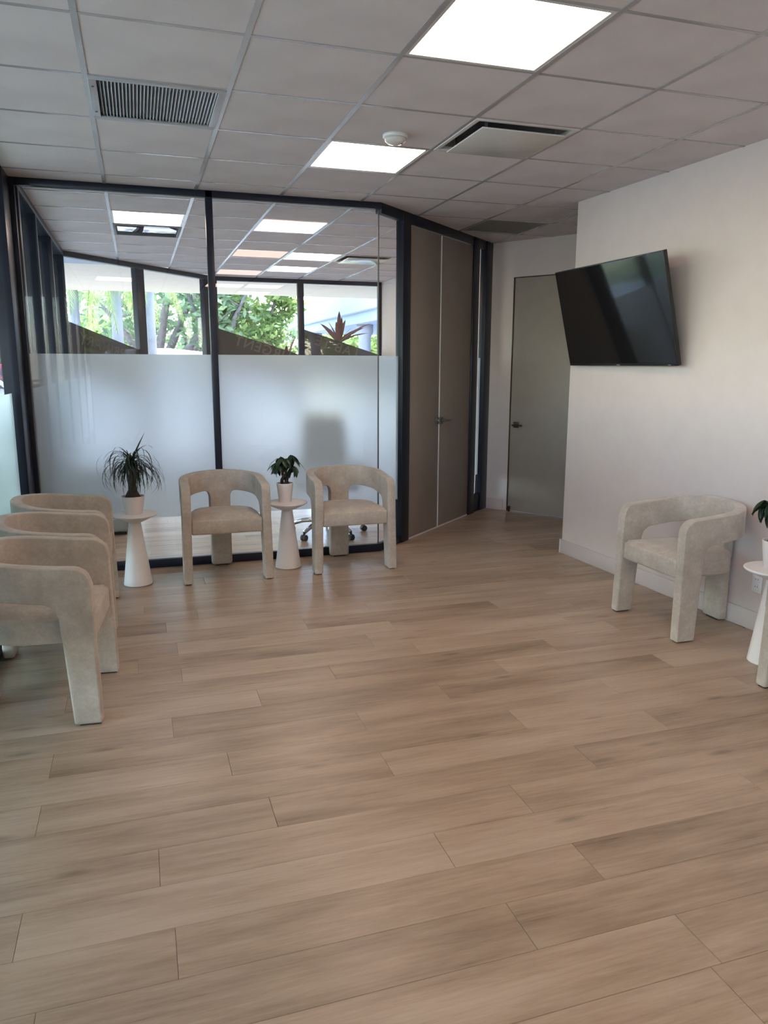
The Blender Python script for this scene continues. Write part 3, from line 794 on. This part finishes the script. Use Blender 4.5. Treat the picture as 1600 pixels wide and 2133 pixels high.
pot(t, .078, .060, .125)
part('trunk', MB().tube([(0, 0, .112), (0, 0, .122), (0, 0, .14), (.002, 0, .165), (.003, 0, .20), (.004, 0, .25), (.006, 0, .31), (.008, 0, .36)], [.050, .050, .042, .030, .024, .021, .022, .016], 16), 'bark_brown', t)
kept = 0
for k in range(1500):
    if kept >= 200: break
    a = rp.uniform(0, 2*PI); z0 = rp.uniform(.295, .385); e0 = rp.uniform(-.5, 1.15) + (z0-.34)*4; ln = rp.uniform(.14, .48); turn = rp.uniform(1.0, 3.4); tw = rp.uniform(-1.0, 1.0)
    p = Vector((math.cos(a)*.012+.005, math.sin(a)*.012, z0)); pts = [p.copy()]; n = 11
    for q in range(n):
        f = (q+.5)/n; e = max(e0 - turn*f**1.1, -2.3); aa = a + tw*f
        p = p + Vector((math.cos(aa)*math.cos(e), math.sin(aa)*math.cos(e), math.sin(e)))*(ln/n); pts.append(p.copy())
    if any(p_.z < .235 and math.hypot(p_.x, p_.y) < .075 for p_ in pts) or min(p_.z for p_ in pts) < .12: continue
    if any(math.hypot(p_.x, p_.y) > .235 or p_.z > .48 for p_ in pts): continue
    kept += 1
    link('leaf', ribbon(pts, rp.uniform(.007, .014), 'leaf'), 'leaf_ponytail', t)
link('leaf', ribbon([Vector((.01, 0, .36)), Vector((.035, 0, .43)), Vector((.065, .0, .49)), Vector((.105, -.005, .565))], .015, 'leaf', Vector((0, 1, 0))), 'leaf_ponytail', t)

def leaflet_mesh(ln, wd):
    vs = []; fs = []; n = 6
    for k in range(n+1):
        f = k/n; ww = wd*math.sin(PI*min(1, f*.93+.04))**.8*.5; x = ln*f; dz = -ln*.28*f*f
        vs += [(x, -ww, dz+ww*.35), (x, 0, dz), (x, ww, dz+ww*.35)]
    for k in range(n):
        for c in (0, 1): fs.append((3*k+c, 3*k+c+1, 3*k+4+c, 3*k+3+c))
    return MB().add(vs, fs, True).mesh('leaf')
def money_tree(loc, lab, seed, petioles, trunk_h, lsize):
    rr = random.Random(seed)
    t = empty('potted_money_tree', loc); tag(t, lab, 'potted plant')
    pot(t, .063, .047, .145)
    tb = MB(); top = .135 + trunk_h
    for s in range(3):
        pts = []; rd = []
        for q in range(15):
            f = q/14; a = s*2*PI/3 + f*PI*1.6; r_ = .017*(1-f)**.8+.0075
            pts.append((math.cos(a)*r_, math.sin(a)*r_, .13+trunk_h*f)); rd.append(.0135-.004*f)
        part('trunk', MB().tube(pts, rd, 8), 'bark_brown', t)
    meshes = [leaflet_mesh(lsize*s, lsize*.40*s) for s in (.8, 1.0, 1.15)]
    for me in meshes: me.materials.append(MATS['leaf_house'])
    for k in range(petioles):
        a = 2*PI*k/petioles*1.618 + rr.uniform(-.3, .3); el = rr.uniform(.15, 1.15); ln = rr.uniform(.045, .085)
        d = Vector((math.cos(a)*math.cos(el), math.sin(a)*math.cos(el), math.sin(el)))
        b = Vector((0, 0, top-.02+rr.uniform(-.03, .015))); e = b + d*ln; m_ = b + d*ln*.5 + Vector((0, 0, .006))
        st = part('stem', MB().tube([b, m_, e], [.0022, .0018, .0015], 5), 'leaf_house', t)
        for q in range(rr.randint(4, 6)):
            aa = a + (q-2.2)*.95 + rr.uniform(-.2, .2); pit = rr.uniform(.35, 1.25)
            link('leaf', rr.choice(meshes), None, st, loc=e, rot=(rr.uniform(-.4, .4), pit, aa))
    for aa, ln in ((rr.uniform(2.6, 3.4), .13), (rr.uniform(-.5, .1), .16)):
        b = Vector((0, 0, top)); pts = [b, b+Vector((math.cos(aa)*ln*.4, math.sin(aa)*ln*.4, .03)), b+Vector((math.cos(aa)*ln*.75, math.sin(aa)*ln*.75, -.005)), b+Vector((math.cos(aa)*ln, math.sin(aa)*ln, -.06))]
        part('shoot', MB().tube(pts, [.0022, .002, .0018, .0008], 5), 'leaf_house', t)
money_tree((TB[1][0]-.012, TB[1][1], TZ), 'small braided money tree in a white pot between two armchairs', 5, 12, .165, .085)
money_tree((TB[2][0]-.012, TB[2][1]+.01, TZ), 'small money tree in a white pot on the table by the outlet', 9, 13, .20, .095)

# ------------------------------------------------------------------ office furniture behind the glass
oc = empty('office_chair', (1.585, 6.62, 0), 0.0); tag(oc, 'black swivel office chair on a chrome star base behind the glass', 'office chair')
for k in range(5):
    a = math.radians(148+72*k); d = Vector((math.cos(a), math.sin(a), 0))
    arm = part('base_arm', MB().tube([d*.03+Vector((0, 0, .125)), d*.13+Vector((0, 0, .128)), d*.24+Vector((0, 0, .115)), d*.345+Vector((0, 0, .078))], [.026, .024, .021, .017], 10), 'chrome', oc)
    s_ = Vector((-d.y, d.x, 0))
    cs = MB()
    c = d*.35+Vector((0, 0, .028))
    for off in (-.014, .014):
        pts = [c+s_*(off-.009), c+s_*(off+.009)]
        cs.tube(pts, [.028, .028], 14, False)
    cs.tube([c+Vector((0, 0, .01)), c+Vector((0, 0, .055))], [.012, .010], 8)
    part('caster', cs, 'black_plastic', arm)
part('gas_column', MB().lathe([(.03, .10), (.03, .24), (.018, .241), (.018, .42)], 20), 'black_plastic', oc)
part('seat', MB().box((-.24, -.24, .42), (.24, .24, .50)), 'black_mesh', oc, bev=.035, seg=4)
bk = MB()
rows = 7; colsn = 7; vs = []; fs = []
for r_ in range(rows):
    for c_ in range(colsn):
        u = -1+2*c_/(colsn-1); vv = r_/(rows-1); wd_ = .215*(1-.18*vv**3)
        for th in (0, 1): pass
        vs.append((u*wd_, .235+.05*vv-.05*(u*u)-.03*math.sin(vv*PI), .58+.50*vv))
for r_ in range(rows-1):
    for c_ in range(colsn-1): fs.append((r_*colsn+c_, r_*colsn+c_+1, (r_+1)*colsn+c_+1, (r_+1)*colsn+c_))
bkm = MB().add(vs, fs, True); vs2 = [(x, y+.04, z) for x, y, z in vs]; bkm.add(vs2, [tuple(reversed(f)) for f in fs], True)
per = [c_ for c_ in range(colsn)] + [r_*colsn+colsn-1 for r_ in range(1, rows)] + [(rows-1)*colsn+c_ for c_ in range(colsn-2, -1, -1)] + [r_*colsn for r_ in range(rows-2, 0, -1)]
nv = rows*colsn
bkm.f += [(per[i], per[(i+1) % len(per)], per[(i+1) % len(per)]+nv, per[i]+nv) for i in range(len(per))]; bkm.smooth += [False]*len(per)
part('backrest', bkm, 'black_mesh', oc)
part('back_support', MB().tube([(0, .20, .43), (0, .29, .46), (0, .30, .70)], [.022, .022, .018], 8), 'black_plastic', oc)
for sx in (-1, 1):
    part('armrest', MB().tube([(sx*.22, .05, .45), (sx*.29, .05, .47), (sx*.29, .03, .66)], [.015, .015, .015], 8).box((sx*.29-.035, -.12, .66), (sx*.29+.035, .14, .685)), 'black_plastic', oc)
cb = empty('storage_cabinet', (-.36, 7.28, 0)); tag(cb, 'low grey storage cabinet seen under the frosted glass', 'cabinet')
part('body', MB().box((-.24, -.17, .03), (.21, .20, .62)), 'cabinet_grey', cb, bev=.01)
part('plinth', MB().box((-.22, -.14, 0), (.19, .18, .035)), 'black_plastic', cb)
for z in (.05, .245, .44):
    d_ = part('drawer', MB().box((-.23, -.186, z), (.20, -.168, z+.17)), 'cabinet_grey', cb, bev=.003)
    part('handle', MB().box((-.06, -.196, z+.12), (.03, -.184, z+.13)), 'steel', d_)

# ------------------------------------------------------------------ outside
g = part('ground', MB().box((-90, -60, -.6), (110, 130, -.16)), 'ground_lawn'); tag(g, 'green lawn around the building', 'ground', kind='structure')
g = part('walkway', MB().box((-3.2, -6, -.17), (-.84, 16.2, -.02)).prism([(-.84, 9.4), (1.0, 11.4), (14, 11.4), (14, 16.2), (-.84, 16.2)], -.17, -.02), 'concrete'); tag(g, 'pale concrete walkway under the porch roof', 'walkway', kind='structure')
g = part('parking_lot', MB().box((-40, 17.4, -.17), (30, 34, -.14)).box((-16, -40, -.17), (-5.5, 17.4, -.14)), 'concrete'); tag(g, 'sunlit pale parking lot beyond the porch', 'parking lot', kind='structure')
g = part('porch_roof', MB().box((-4.2, 11.46, 2.90), (13.5, 15.9, 3.30)).box((-2.9, -6, 2.90), (-.862, 11.46, 3.30)).prism([(-.862, 9.4), (.98, 11.46), (-.862, 11.46)], 2.90, 3.30), 'soffit_stucco'); tag(g, 'cream stucco porch roof outside the office windows', 'porch roof', kind='structure')
g = part('roof', MB().box((-.862, -6, 2.97), (13.5, 11.46, 3.4)), 'soffit_stucco'); tag(g, 'unseen flat roof slab added above the ceiling tiles to stop light leaks', 'roof', kind='structure')  # out of view, added to keep daylight from leaking in above the ceiling

def tree(name, loc, label, h, crown_z, crad, nleaf, lsize, mat, seed, lean=(0, 0), trunk_r=.16, squash=.75, group='trees beyond the porch', trunk='tree_bark'):
    rr = random.Random(seed)
    t = empty(name, loc); tag(t, label, 'tree', group)
    tb = MB(); tips = []
    base = Vector((0, 0, 0)); fork = Vector((lean[0]*.4, lean[1]*.4, crown_z*.55))
    tb.tube([base-Vector((0, 0, .05)), fork*.5+Vector((rr.uniform(-.1, .1), 0, 0)), fork], [trunk_r*1.25, trunk_r, trunk_r*.85], 9)
    for k in range(7):
        a = 2*PI*k/7 + rr.uniform(-.3, .3); ln = crad*rr.uniform(.65, .95)
        e = fork + Vector((math.cos(a)*ln+lean[0], math.sin(a)*ln+lean[1], (h-crown_z)*rr.uniform(.2, .75)+(crown_z*.30)))
        m_ = fork.lerp(e, .5) + Vector((rr.uniform(-.3, .3), rr.uniform(-.3, .3), .35))
        tb.tube([fork-Vector((0, 0, .1)), m_, e], [trunk_r*.6, trunk_r*.38, trunk_r*.12], 7); tips += [e, m_]
        for q in range(3):
            e2 = m_.lerp(e, .4*q) + Vector((rr.uniform(-1, 1), rr.uniform(-1, 1), rr.uniform(-.2, .8)))*crad*.4
            tb.tube([m_.lerp(e, .3*q), e2], [trunk_r*.2, trunk_r*.05], 5); tips.append(e2)
    part('trunk', tb, trunk, t)
    lm = MB(); cen = Vector((lean[0], lean[1], (h+crown_z)/2)); rz_ = (h-crown_z)/2
    cl = list(tips)
    for q in range(26):
        d = Vector((rr.gauss(0, 1), rr.gauss(0, 1), rr.gauss(0, 1))).normalized()
        cl.append(cen + Vector((d.x*crad*.8, d.y*crad*.8, d.z*rz_*.85))*rr.uniform(.55, 1.0))
    for q in range(nleaf):
        c = rr.choice(cl); p = c + Vector((rr.gauss(0, .42), rr.gauss(0, .42), rr.gauss(0, .30)))*crad*.33
        if p.z < crown_z-.5: continue
        u = Vector((rr.gauss(0, 1), rr.gauss(0, 1), rr.gauss(0, .6))).normalized(); v_ = u.cross(Vector((rr.gauss(0, 1), rr.gauss(0, 1), rr.gauss(0, 1)))).normalized()
        s = lsize*rr.uniform(.6, 1.3)
        lm.add([p-u*s, p-v_*s*.42+u*s*.1, p+u*s, p+v_*s*.42+u*s*.1], [(0, 1, 2, 3)])
    o = link('crown', lm.mesh('crown'), mat, t); o['kind'] = 'stuff'
    return t
tree('leafy_tree', (3.75, 25, -.16), 'bright green leafy tree beside the white building outside', 6.5, 1.2, 1.35, 5200, .12, 'leaf_tree', 21)
tree('leafy_tree', (1.6, 30, -.16), 'thin branched tree with sparse foliage behind the parking lot', 8.0, 2.6, 2.6, 1100, .15, 'leaf_tree', 22, lean=(1.2, 0), trunk_r=.15)
tree('leafy_tree', (0.2, 26, -.16), 'dark barked spreading tree behind the pale palm trunks', 8.0, 2.0, 3.3, 3600, .15, 'leaf_tree_dark', 23, lean=(.8, 0), trunk_r=.28)
tree('leafy_tree', (2.6, 24.5, -.16), 'tall slim tree with dark trunk across the parking lot', 8.5, 2.2, 2.0, 1500, .14, 'leaf_tree_dark', 24, trunk_r=.17)
tree('leafy_tree', (-6.0, 36, -.16), 'broad shade tree standing across the parking lot behind the red car', 9.0, 1.8, 4.2, 3800, .19, 'leaf_tree_dark', 25, trunk_r=.3)
tree('leafy_tree', (-7.5, 4.5, -.16), 'full green tree standing outside the armchair row window', 8.5, 1.9, 3.2, 4200, .17, 'leaf_tree', 26, trunk_r=.25, group='trees beside the armchair window')
tree('leafy_tree', (-8.5, 11.0, -.16), 'dark green tree farther along the armchair row window', 8.5, 1.7, 3.2, 3600, .18, 'leaf_tree_dark', 27, trunk_r=.25, group='trees beside the armchair window')
tree('leafy_tree', (-8.0, -2.5, -.16), 'green tree at the near end of the armchair row window', 8.5, 1.8, 3.2, 3600, .18, 'leaf_tree', 28, trunk_r=.25, group='trees beside the armchair window')
for k, (x, y, h, r_, lab_) in enumerate([(-13, 46, 7, 5, 'distant tree past the parking lot beyond the broad shade tree'), (-3, 52, 5.5, 4.6, 'distant tree at the far edge of the parking lot behind the palms'), (6.5, 54, 5.0, 4.4, 'distant low tree behind the bright green leafy tree'), (15.5, 52, 6, 4.4, 'distant tree seen past the white building columns'), (25, 48, 7, 5, 'distant tall tree behind the white building')]):
    tree('background_tree', (x, y, -.16), lab_, h, .6, r_, 2600, .36, 'leaf_tree' if k % 2 else 'leaf_tree_dark', 40+k, trunk_r=.3, group='distant trees past the parking lot')

for k in range(6):
    rr = random.Random(70+k); t = empty('shrub', (-1.42, -.6+1.48*k, -.02)); tag(t, 'low rounded green shrub right outside the armchair row window', 'shrub', 'row of shrubs outside the armchair window')
    part('stem', MB().tube([(0, 0, 0), (.02, 0, .4), (0, .05, .8)], [.05, .04, .02], 7), 'tree_bark', t)
    lm = MB()
    for q in range(900):
        d = Vector((rr.gauss(0, 1), rr.gauss(0, 1), rr.gauss(0, 1))).normalized()*rr.uniform(.75, 1.0)**.5
        p = Vector((d.x*.44, d.y*.70, .68+d.z*.64)); u = Vector((rr.gauss(0, 1), rr.gauss(0, 1), rr.gauss(0, 1))).normalized(); v_ = u.cross(d).normalized(); q_ = .05*rr.uniform(.7, 1.3)
        lm.add([p-u*q_, p-v_*q_*.5, p+u*q_, p+v_*q_*.5], [(0, 1, 2, 3)])
    o = link('foliage', lm.mesh('foliage'), 'leaf_tree', t); o['kind'] = 'stuff'

def palm(loc, label, h, r_, seed, droop=.9):
    rr = random.Random(seed)
    t = empty('palm_tree', loc); tag(t, label, 'palm tree', 'pale trunked palms in front of the porch')
    part('trunk', MB().tube([(0, 0, -.05), (0, 0, h*.5), (.02, 0, h)], [r_*1.25, r_, r_*.8], 14), 'palm_trunk', t)
    for k in range(13):
        a = 2*PI*k/13+rr.uniform(-.15, .15); ln = rr.uniform(1.7, 2.3); fm = MB(); pts = []
        for q in range(10):
            f = q/9; pts.append(Vector((math.cos(a)*ln*(f-.25*f*f), math.sin(a)*ln*(f-.25*f*f), h+.05+.75*math.sin(f*PI*.55)-f**2*ln*droop)))
        fm.tube(pts, [.025*(1-.8*q/9) for q in range(10)], 5)
        for q in range(2, 46):
            f = q/46; i = min(int(f*9), 8); p = pts[i].lerp(pts[i+1], f*9-i); d = (pts[i+1]-pts[i]).normalized(); s_ = d.cross(Vector((0, 0, 1))).normalized()
            L_ = .55*math.sin(PI*min(1, f*.85+.12))
            for sg in (-1, 1):
                tip = p + s_*sg*L_*.55 + d*L_*.45 + Vector((0, 0, -L_*.65)); wv = d*.022
                fm.add([p-wv, p+wv, tip], [(0, 1, 2)])
        part('frond', fm, 'leaf_palm', t)
palm((-1.24, 18.2, -.16), 'palm with a pale trunk standing nearest the angled office window', 3.75, .125, 31, 1.0)
palm((-.36, 17.9, -.16), 'palm with a pale trunk between two other palms by the porch', 3.85, .125, 32, 1.0)
palm((.34, 18.4, -.16), 'palm with a pale trunk next to the parked white vehicle', 4.9, .115, 33)

def red_plant(loc, label, h, seed, n=14):
    rr = random.Random(seed); t = empty('cordyline_plant', loc); tag(t, label, 'plant', 'red cordylines outside the far window')
    part('stem', MB().tube([(0, 0, 0), (.02, 0, h*.5), (0, 0, h)], [.025, .02, .015], 8), 'bark_brown', t)
    for k in range(n):
        a = 2*PI*k*.382; el = rr.uniform(.25, 1.35); ln = rr.uniform(.42, .72); pts = []
        for q in range(7):
            f = q/6; pts.append(Vector((math.cos(a)*math.cos(el)*ln*f, math.sin(a)*math.cos(el)*ln*f, h-.1+math.sin(el)*ln*f-.22*ln*f*f)))
        link('leaf', ribbon(pts, rr.uniform(.07, .11), 'leaf', Vector((math.sin(a)*.4, -math.cos(a)*.4, .8)) if el < 1 else Vector((-math.sin(a), math.cos(a), .2)).cross(pts[-1]-pts[0]).normalized()), 'leaf_red', t)
red_plant((3.18, 12.35, -.02), 'tall dark red cordyline outside behind the LAB lettering', 2.0, 51, 12)
red_plant((2.38, 12.9, -.02), 'dark red cordyline outside behind the URGENT lettering', 1.62, 52, 14)

# neighbouring white building
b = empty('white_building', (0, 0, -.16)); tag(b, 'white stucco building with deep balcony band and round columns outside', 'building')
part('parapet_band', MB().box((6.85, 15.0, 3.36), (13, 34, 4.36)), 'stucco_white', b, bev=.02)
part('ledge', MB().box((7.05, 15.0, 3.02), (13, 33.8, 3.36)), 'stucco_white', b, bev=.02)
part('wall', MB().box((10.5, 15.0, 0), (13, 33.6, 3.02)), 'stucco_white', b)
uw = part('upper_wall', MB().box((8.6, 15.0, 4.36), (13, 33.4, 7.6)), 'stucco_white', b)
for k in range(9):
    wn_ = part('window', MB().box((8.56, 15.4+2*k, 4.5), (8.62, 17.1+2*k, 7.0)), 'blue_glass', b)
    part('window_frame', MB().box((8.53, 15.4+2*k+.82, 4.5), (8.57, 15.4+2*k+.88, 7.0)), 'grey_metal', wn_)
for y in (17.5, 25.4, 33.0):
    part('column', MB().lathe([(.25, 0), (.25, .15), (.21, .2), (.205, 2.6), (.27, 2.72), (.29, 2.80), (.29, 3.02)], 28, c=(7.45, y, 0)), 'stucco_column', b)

def car(loc, rz, paint, label, h=1.75):
    t = empty('parked_car', loc, rz); tag(t, label, 'car', 'cars parked outside')
    k = h/1.75
    prof = [(-2.3, .35), (2.25, .35), (2.35, .6), (2.28, .92*k), (1.35, 1.05*k), (.55, 1.68*k), (-.3, 1.75*k), (-1.7, 1.70*k), (-2.25, 1.05*k), (-2.36, .7)]
    m_ = MB(); n = len(prof); vs = []
    for sy, ins in ((-.92, 0), (.92, 0)):
        for x, z in prof: vs.append((x, sy*(1-.14*max(0, (z-1.0*k))/.7), z))
    fs = [tuple(range(n)), tuple(reversed(range(n, 2*n)))] + [(i, n+i, n+(i+1) % n, (i+1) % n) for i in range(n)]
    m_.add(vs, fs); part('body', m_, paint, t, bev=.05, seg=3)
    for sy in (-1, 1):
        for a, b_ in ((-1.55, -.45), (-.35, .75)):
            q = [(a, sy*.905, 1.1*k), (b_+(.35 if b_ > 0 else 0), sy*.905, 1.1*k), (b_-.15, sy*.812, 1.6*k), (a+.1, sy*.812, 1.6*k)]
            part('side_window', MB().add([(x, y+sy*.012, z) for x, y, z in q] + [(x, y-sy*.02, z) for x, y, z in q], [(0, 1, 2, 3), (7, 6, 5, 4), (0, 4, 5, 1), (1, 5, 6, 2), (2, 6, 7, 3), (3, 7, 4, 0)]), 'car_glass', t)
    part('windshield', MB().add([(1.32, -.78, 1.09*k), (1.32, .78, 1.09*k), (.62, .70, 1.65*k), (.62, -.70, 1.65*k), (1.34, -.78, 1.11*k), (1.34, .78, 1.11*k), (.64, .70, 1.67*k), (.64, -.70, 1.67*k)], [(0, 1, 2, 3), (7, 6, 5, 4), (0, 4, 5, 1), (1, 5, 6, 2), (2, 6, 7, 3), (3, 7, 4, 0)]), 'car_glass', t)
    for x in (-1.45, 1.45):
        for sy in (-1, 1):
            w_ = part('wheel', MB().tube([(x, sy*.72, .33), (x, sy*.95, .33)], [.33, .33], 24, False), 'tyre', t)
            part('rim', MB().tube([(x, sy*.94, .33), (x, sy*.965, .33)], [.21, .19], 18, False), 'grey_metal', w_)
    for sy in (-.6, .6): part('headlight', MB().box((2.24, sy-.2, .68), (2.34, sy+.2, .82)), 'chrome', t, bev=.02)
car((1.0, 20.3, -.14), 0.05, 'car_white', 'white sport utility vehicle parked beyond the palms', 2.05)
car((-4.3, 21.5, -.14), 0.1, 'car_white', 'white car parked outside at the end of the armchair row', 1.7)
car((-2.6, 27.5, -.14), 0.0, 'car_red', 'red car parked behind the white cars', 1.7)
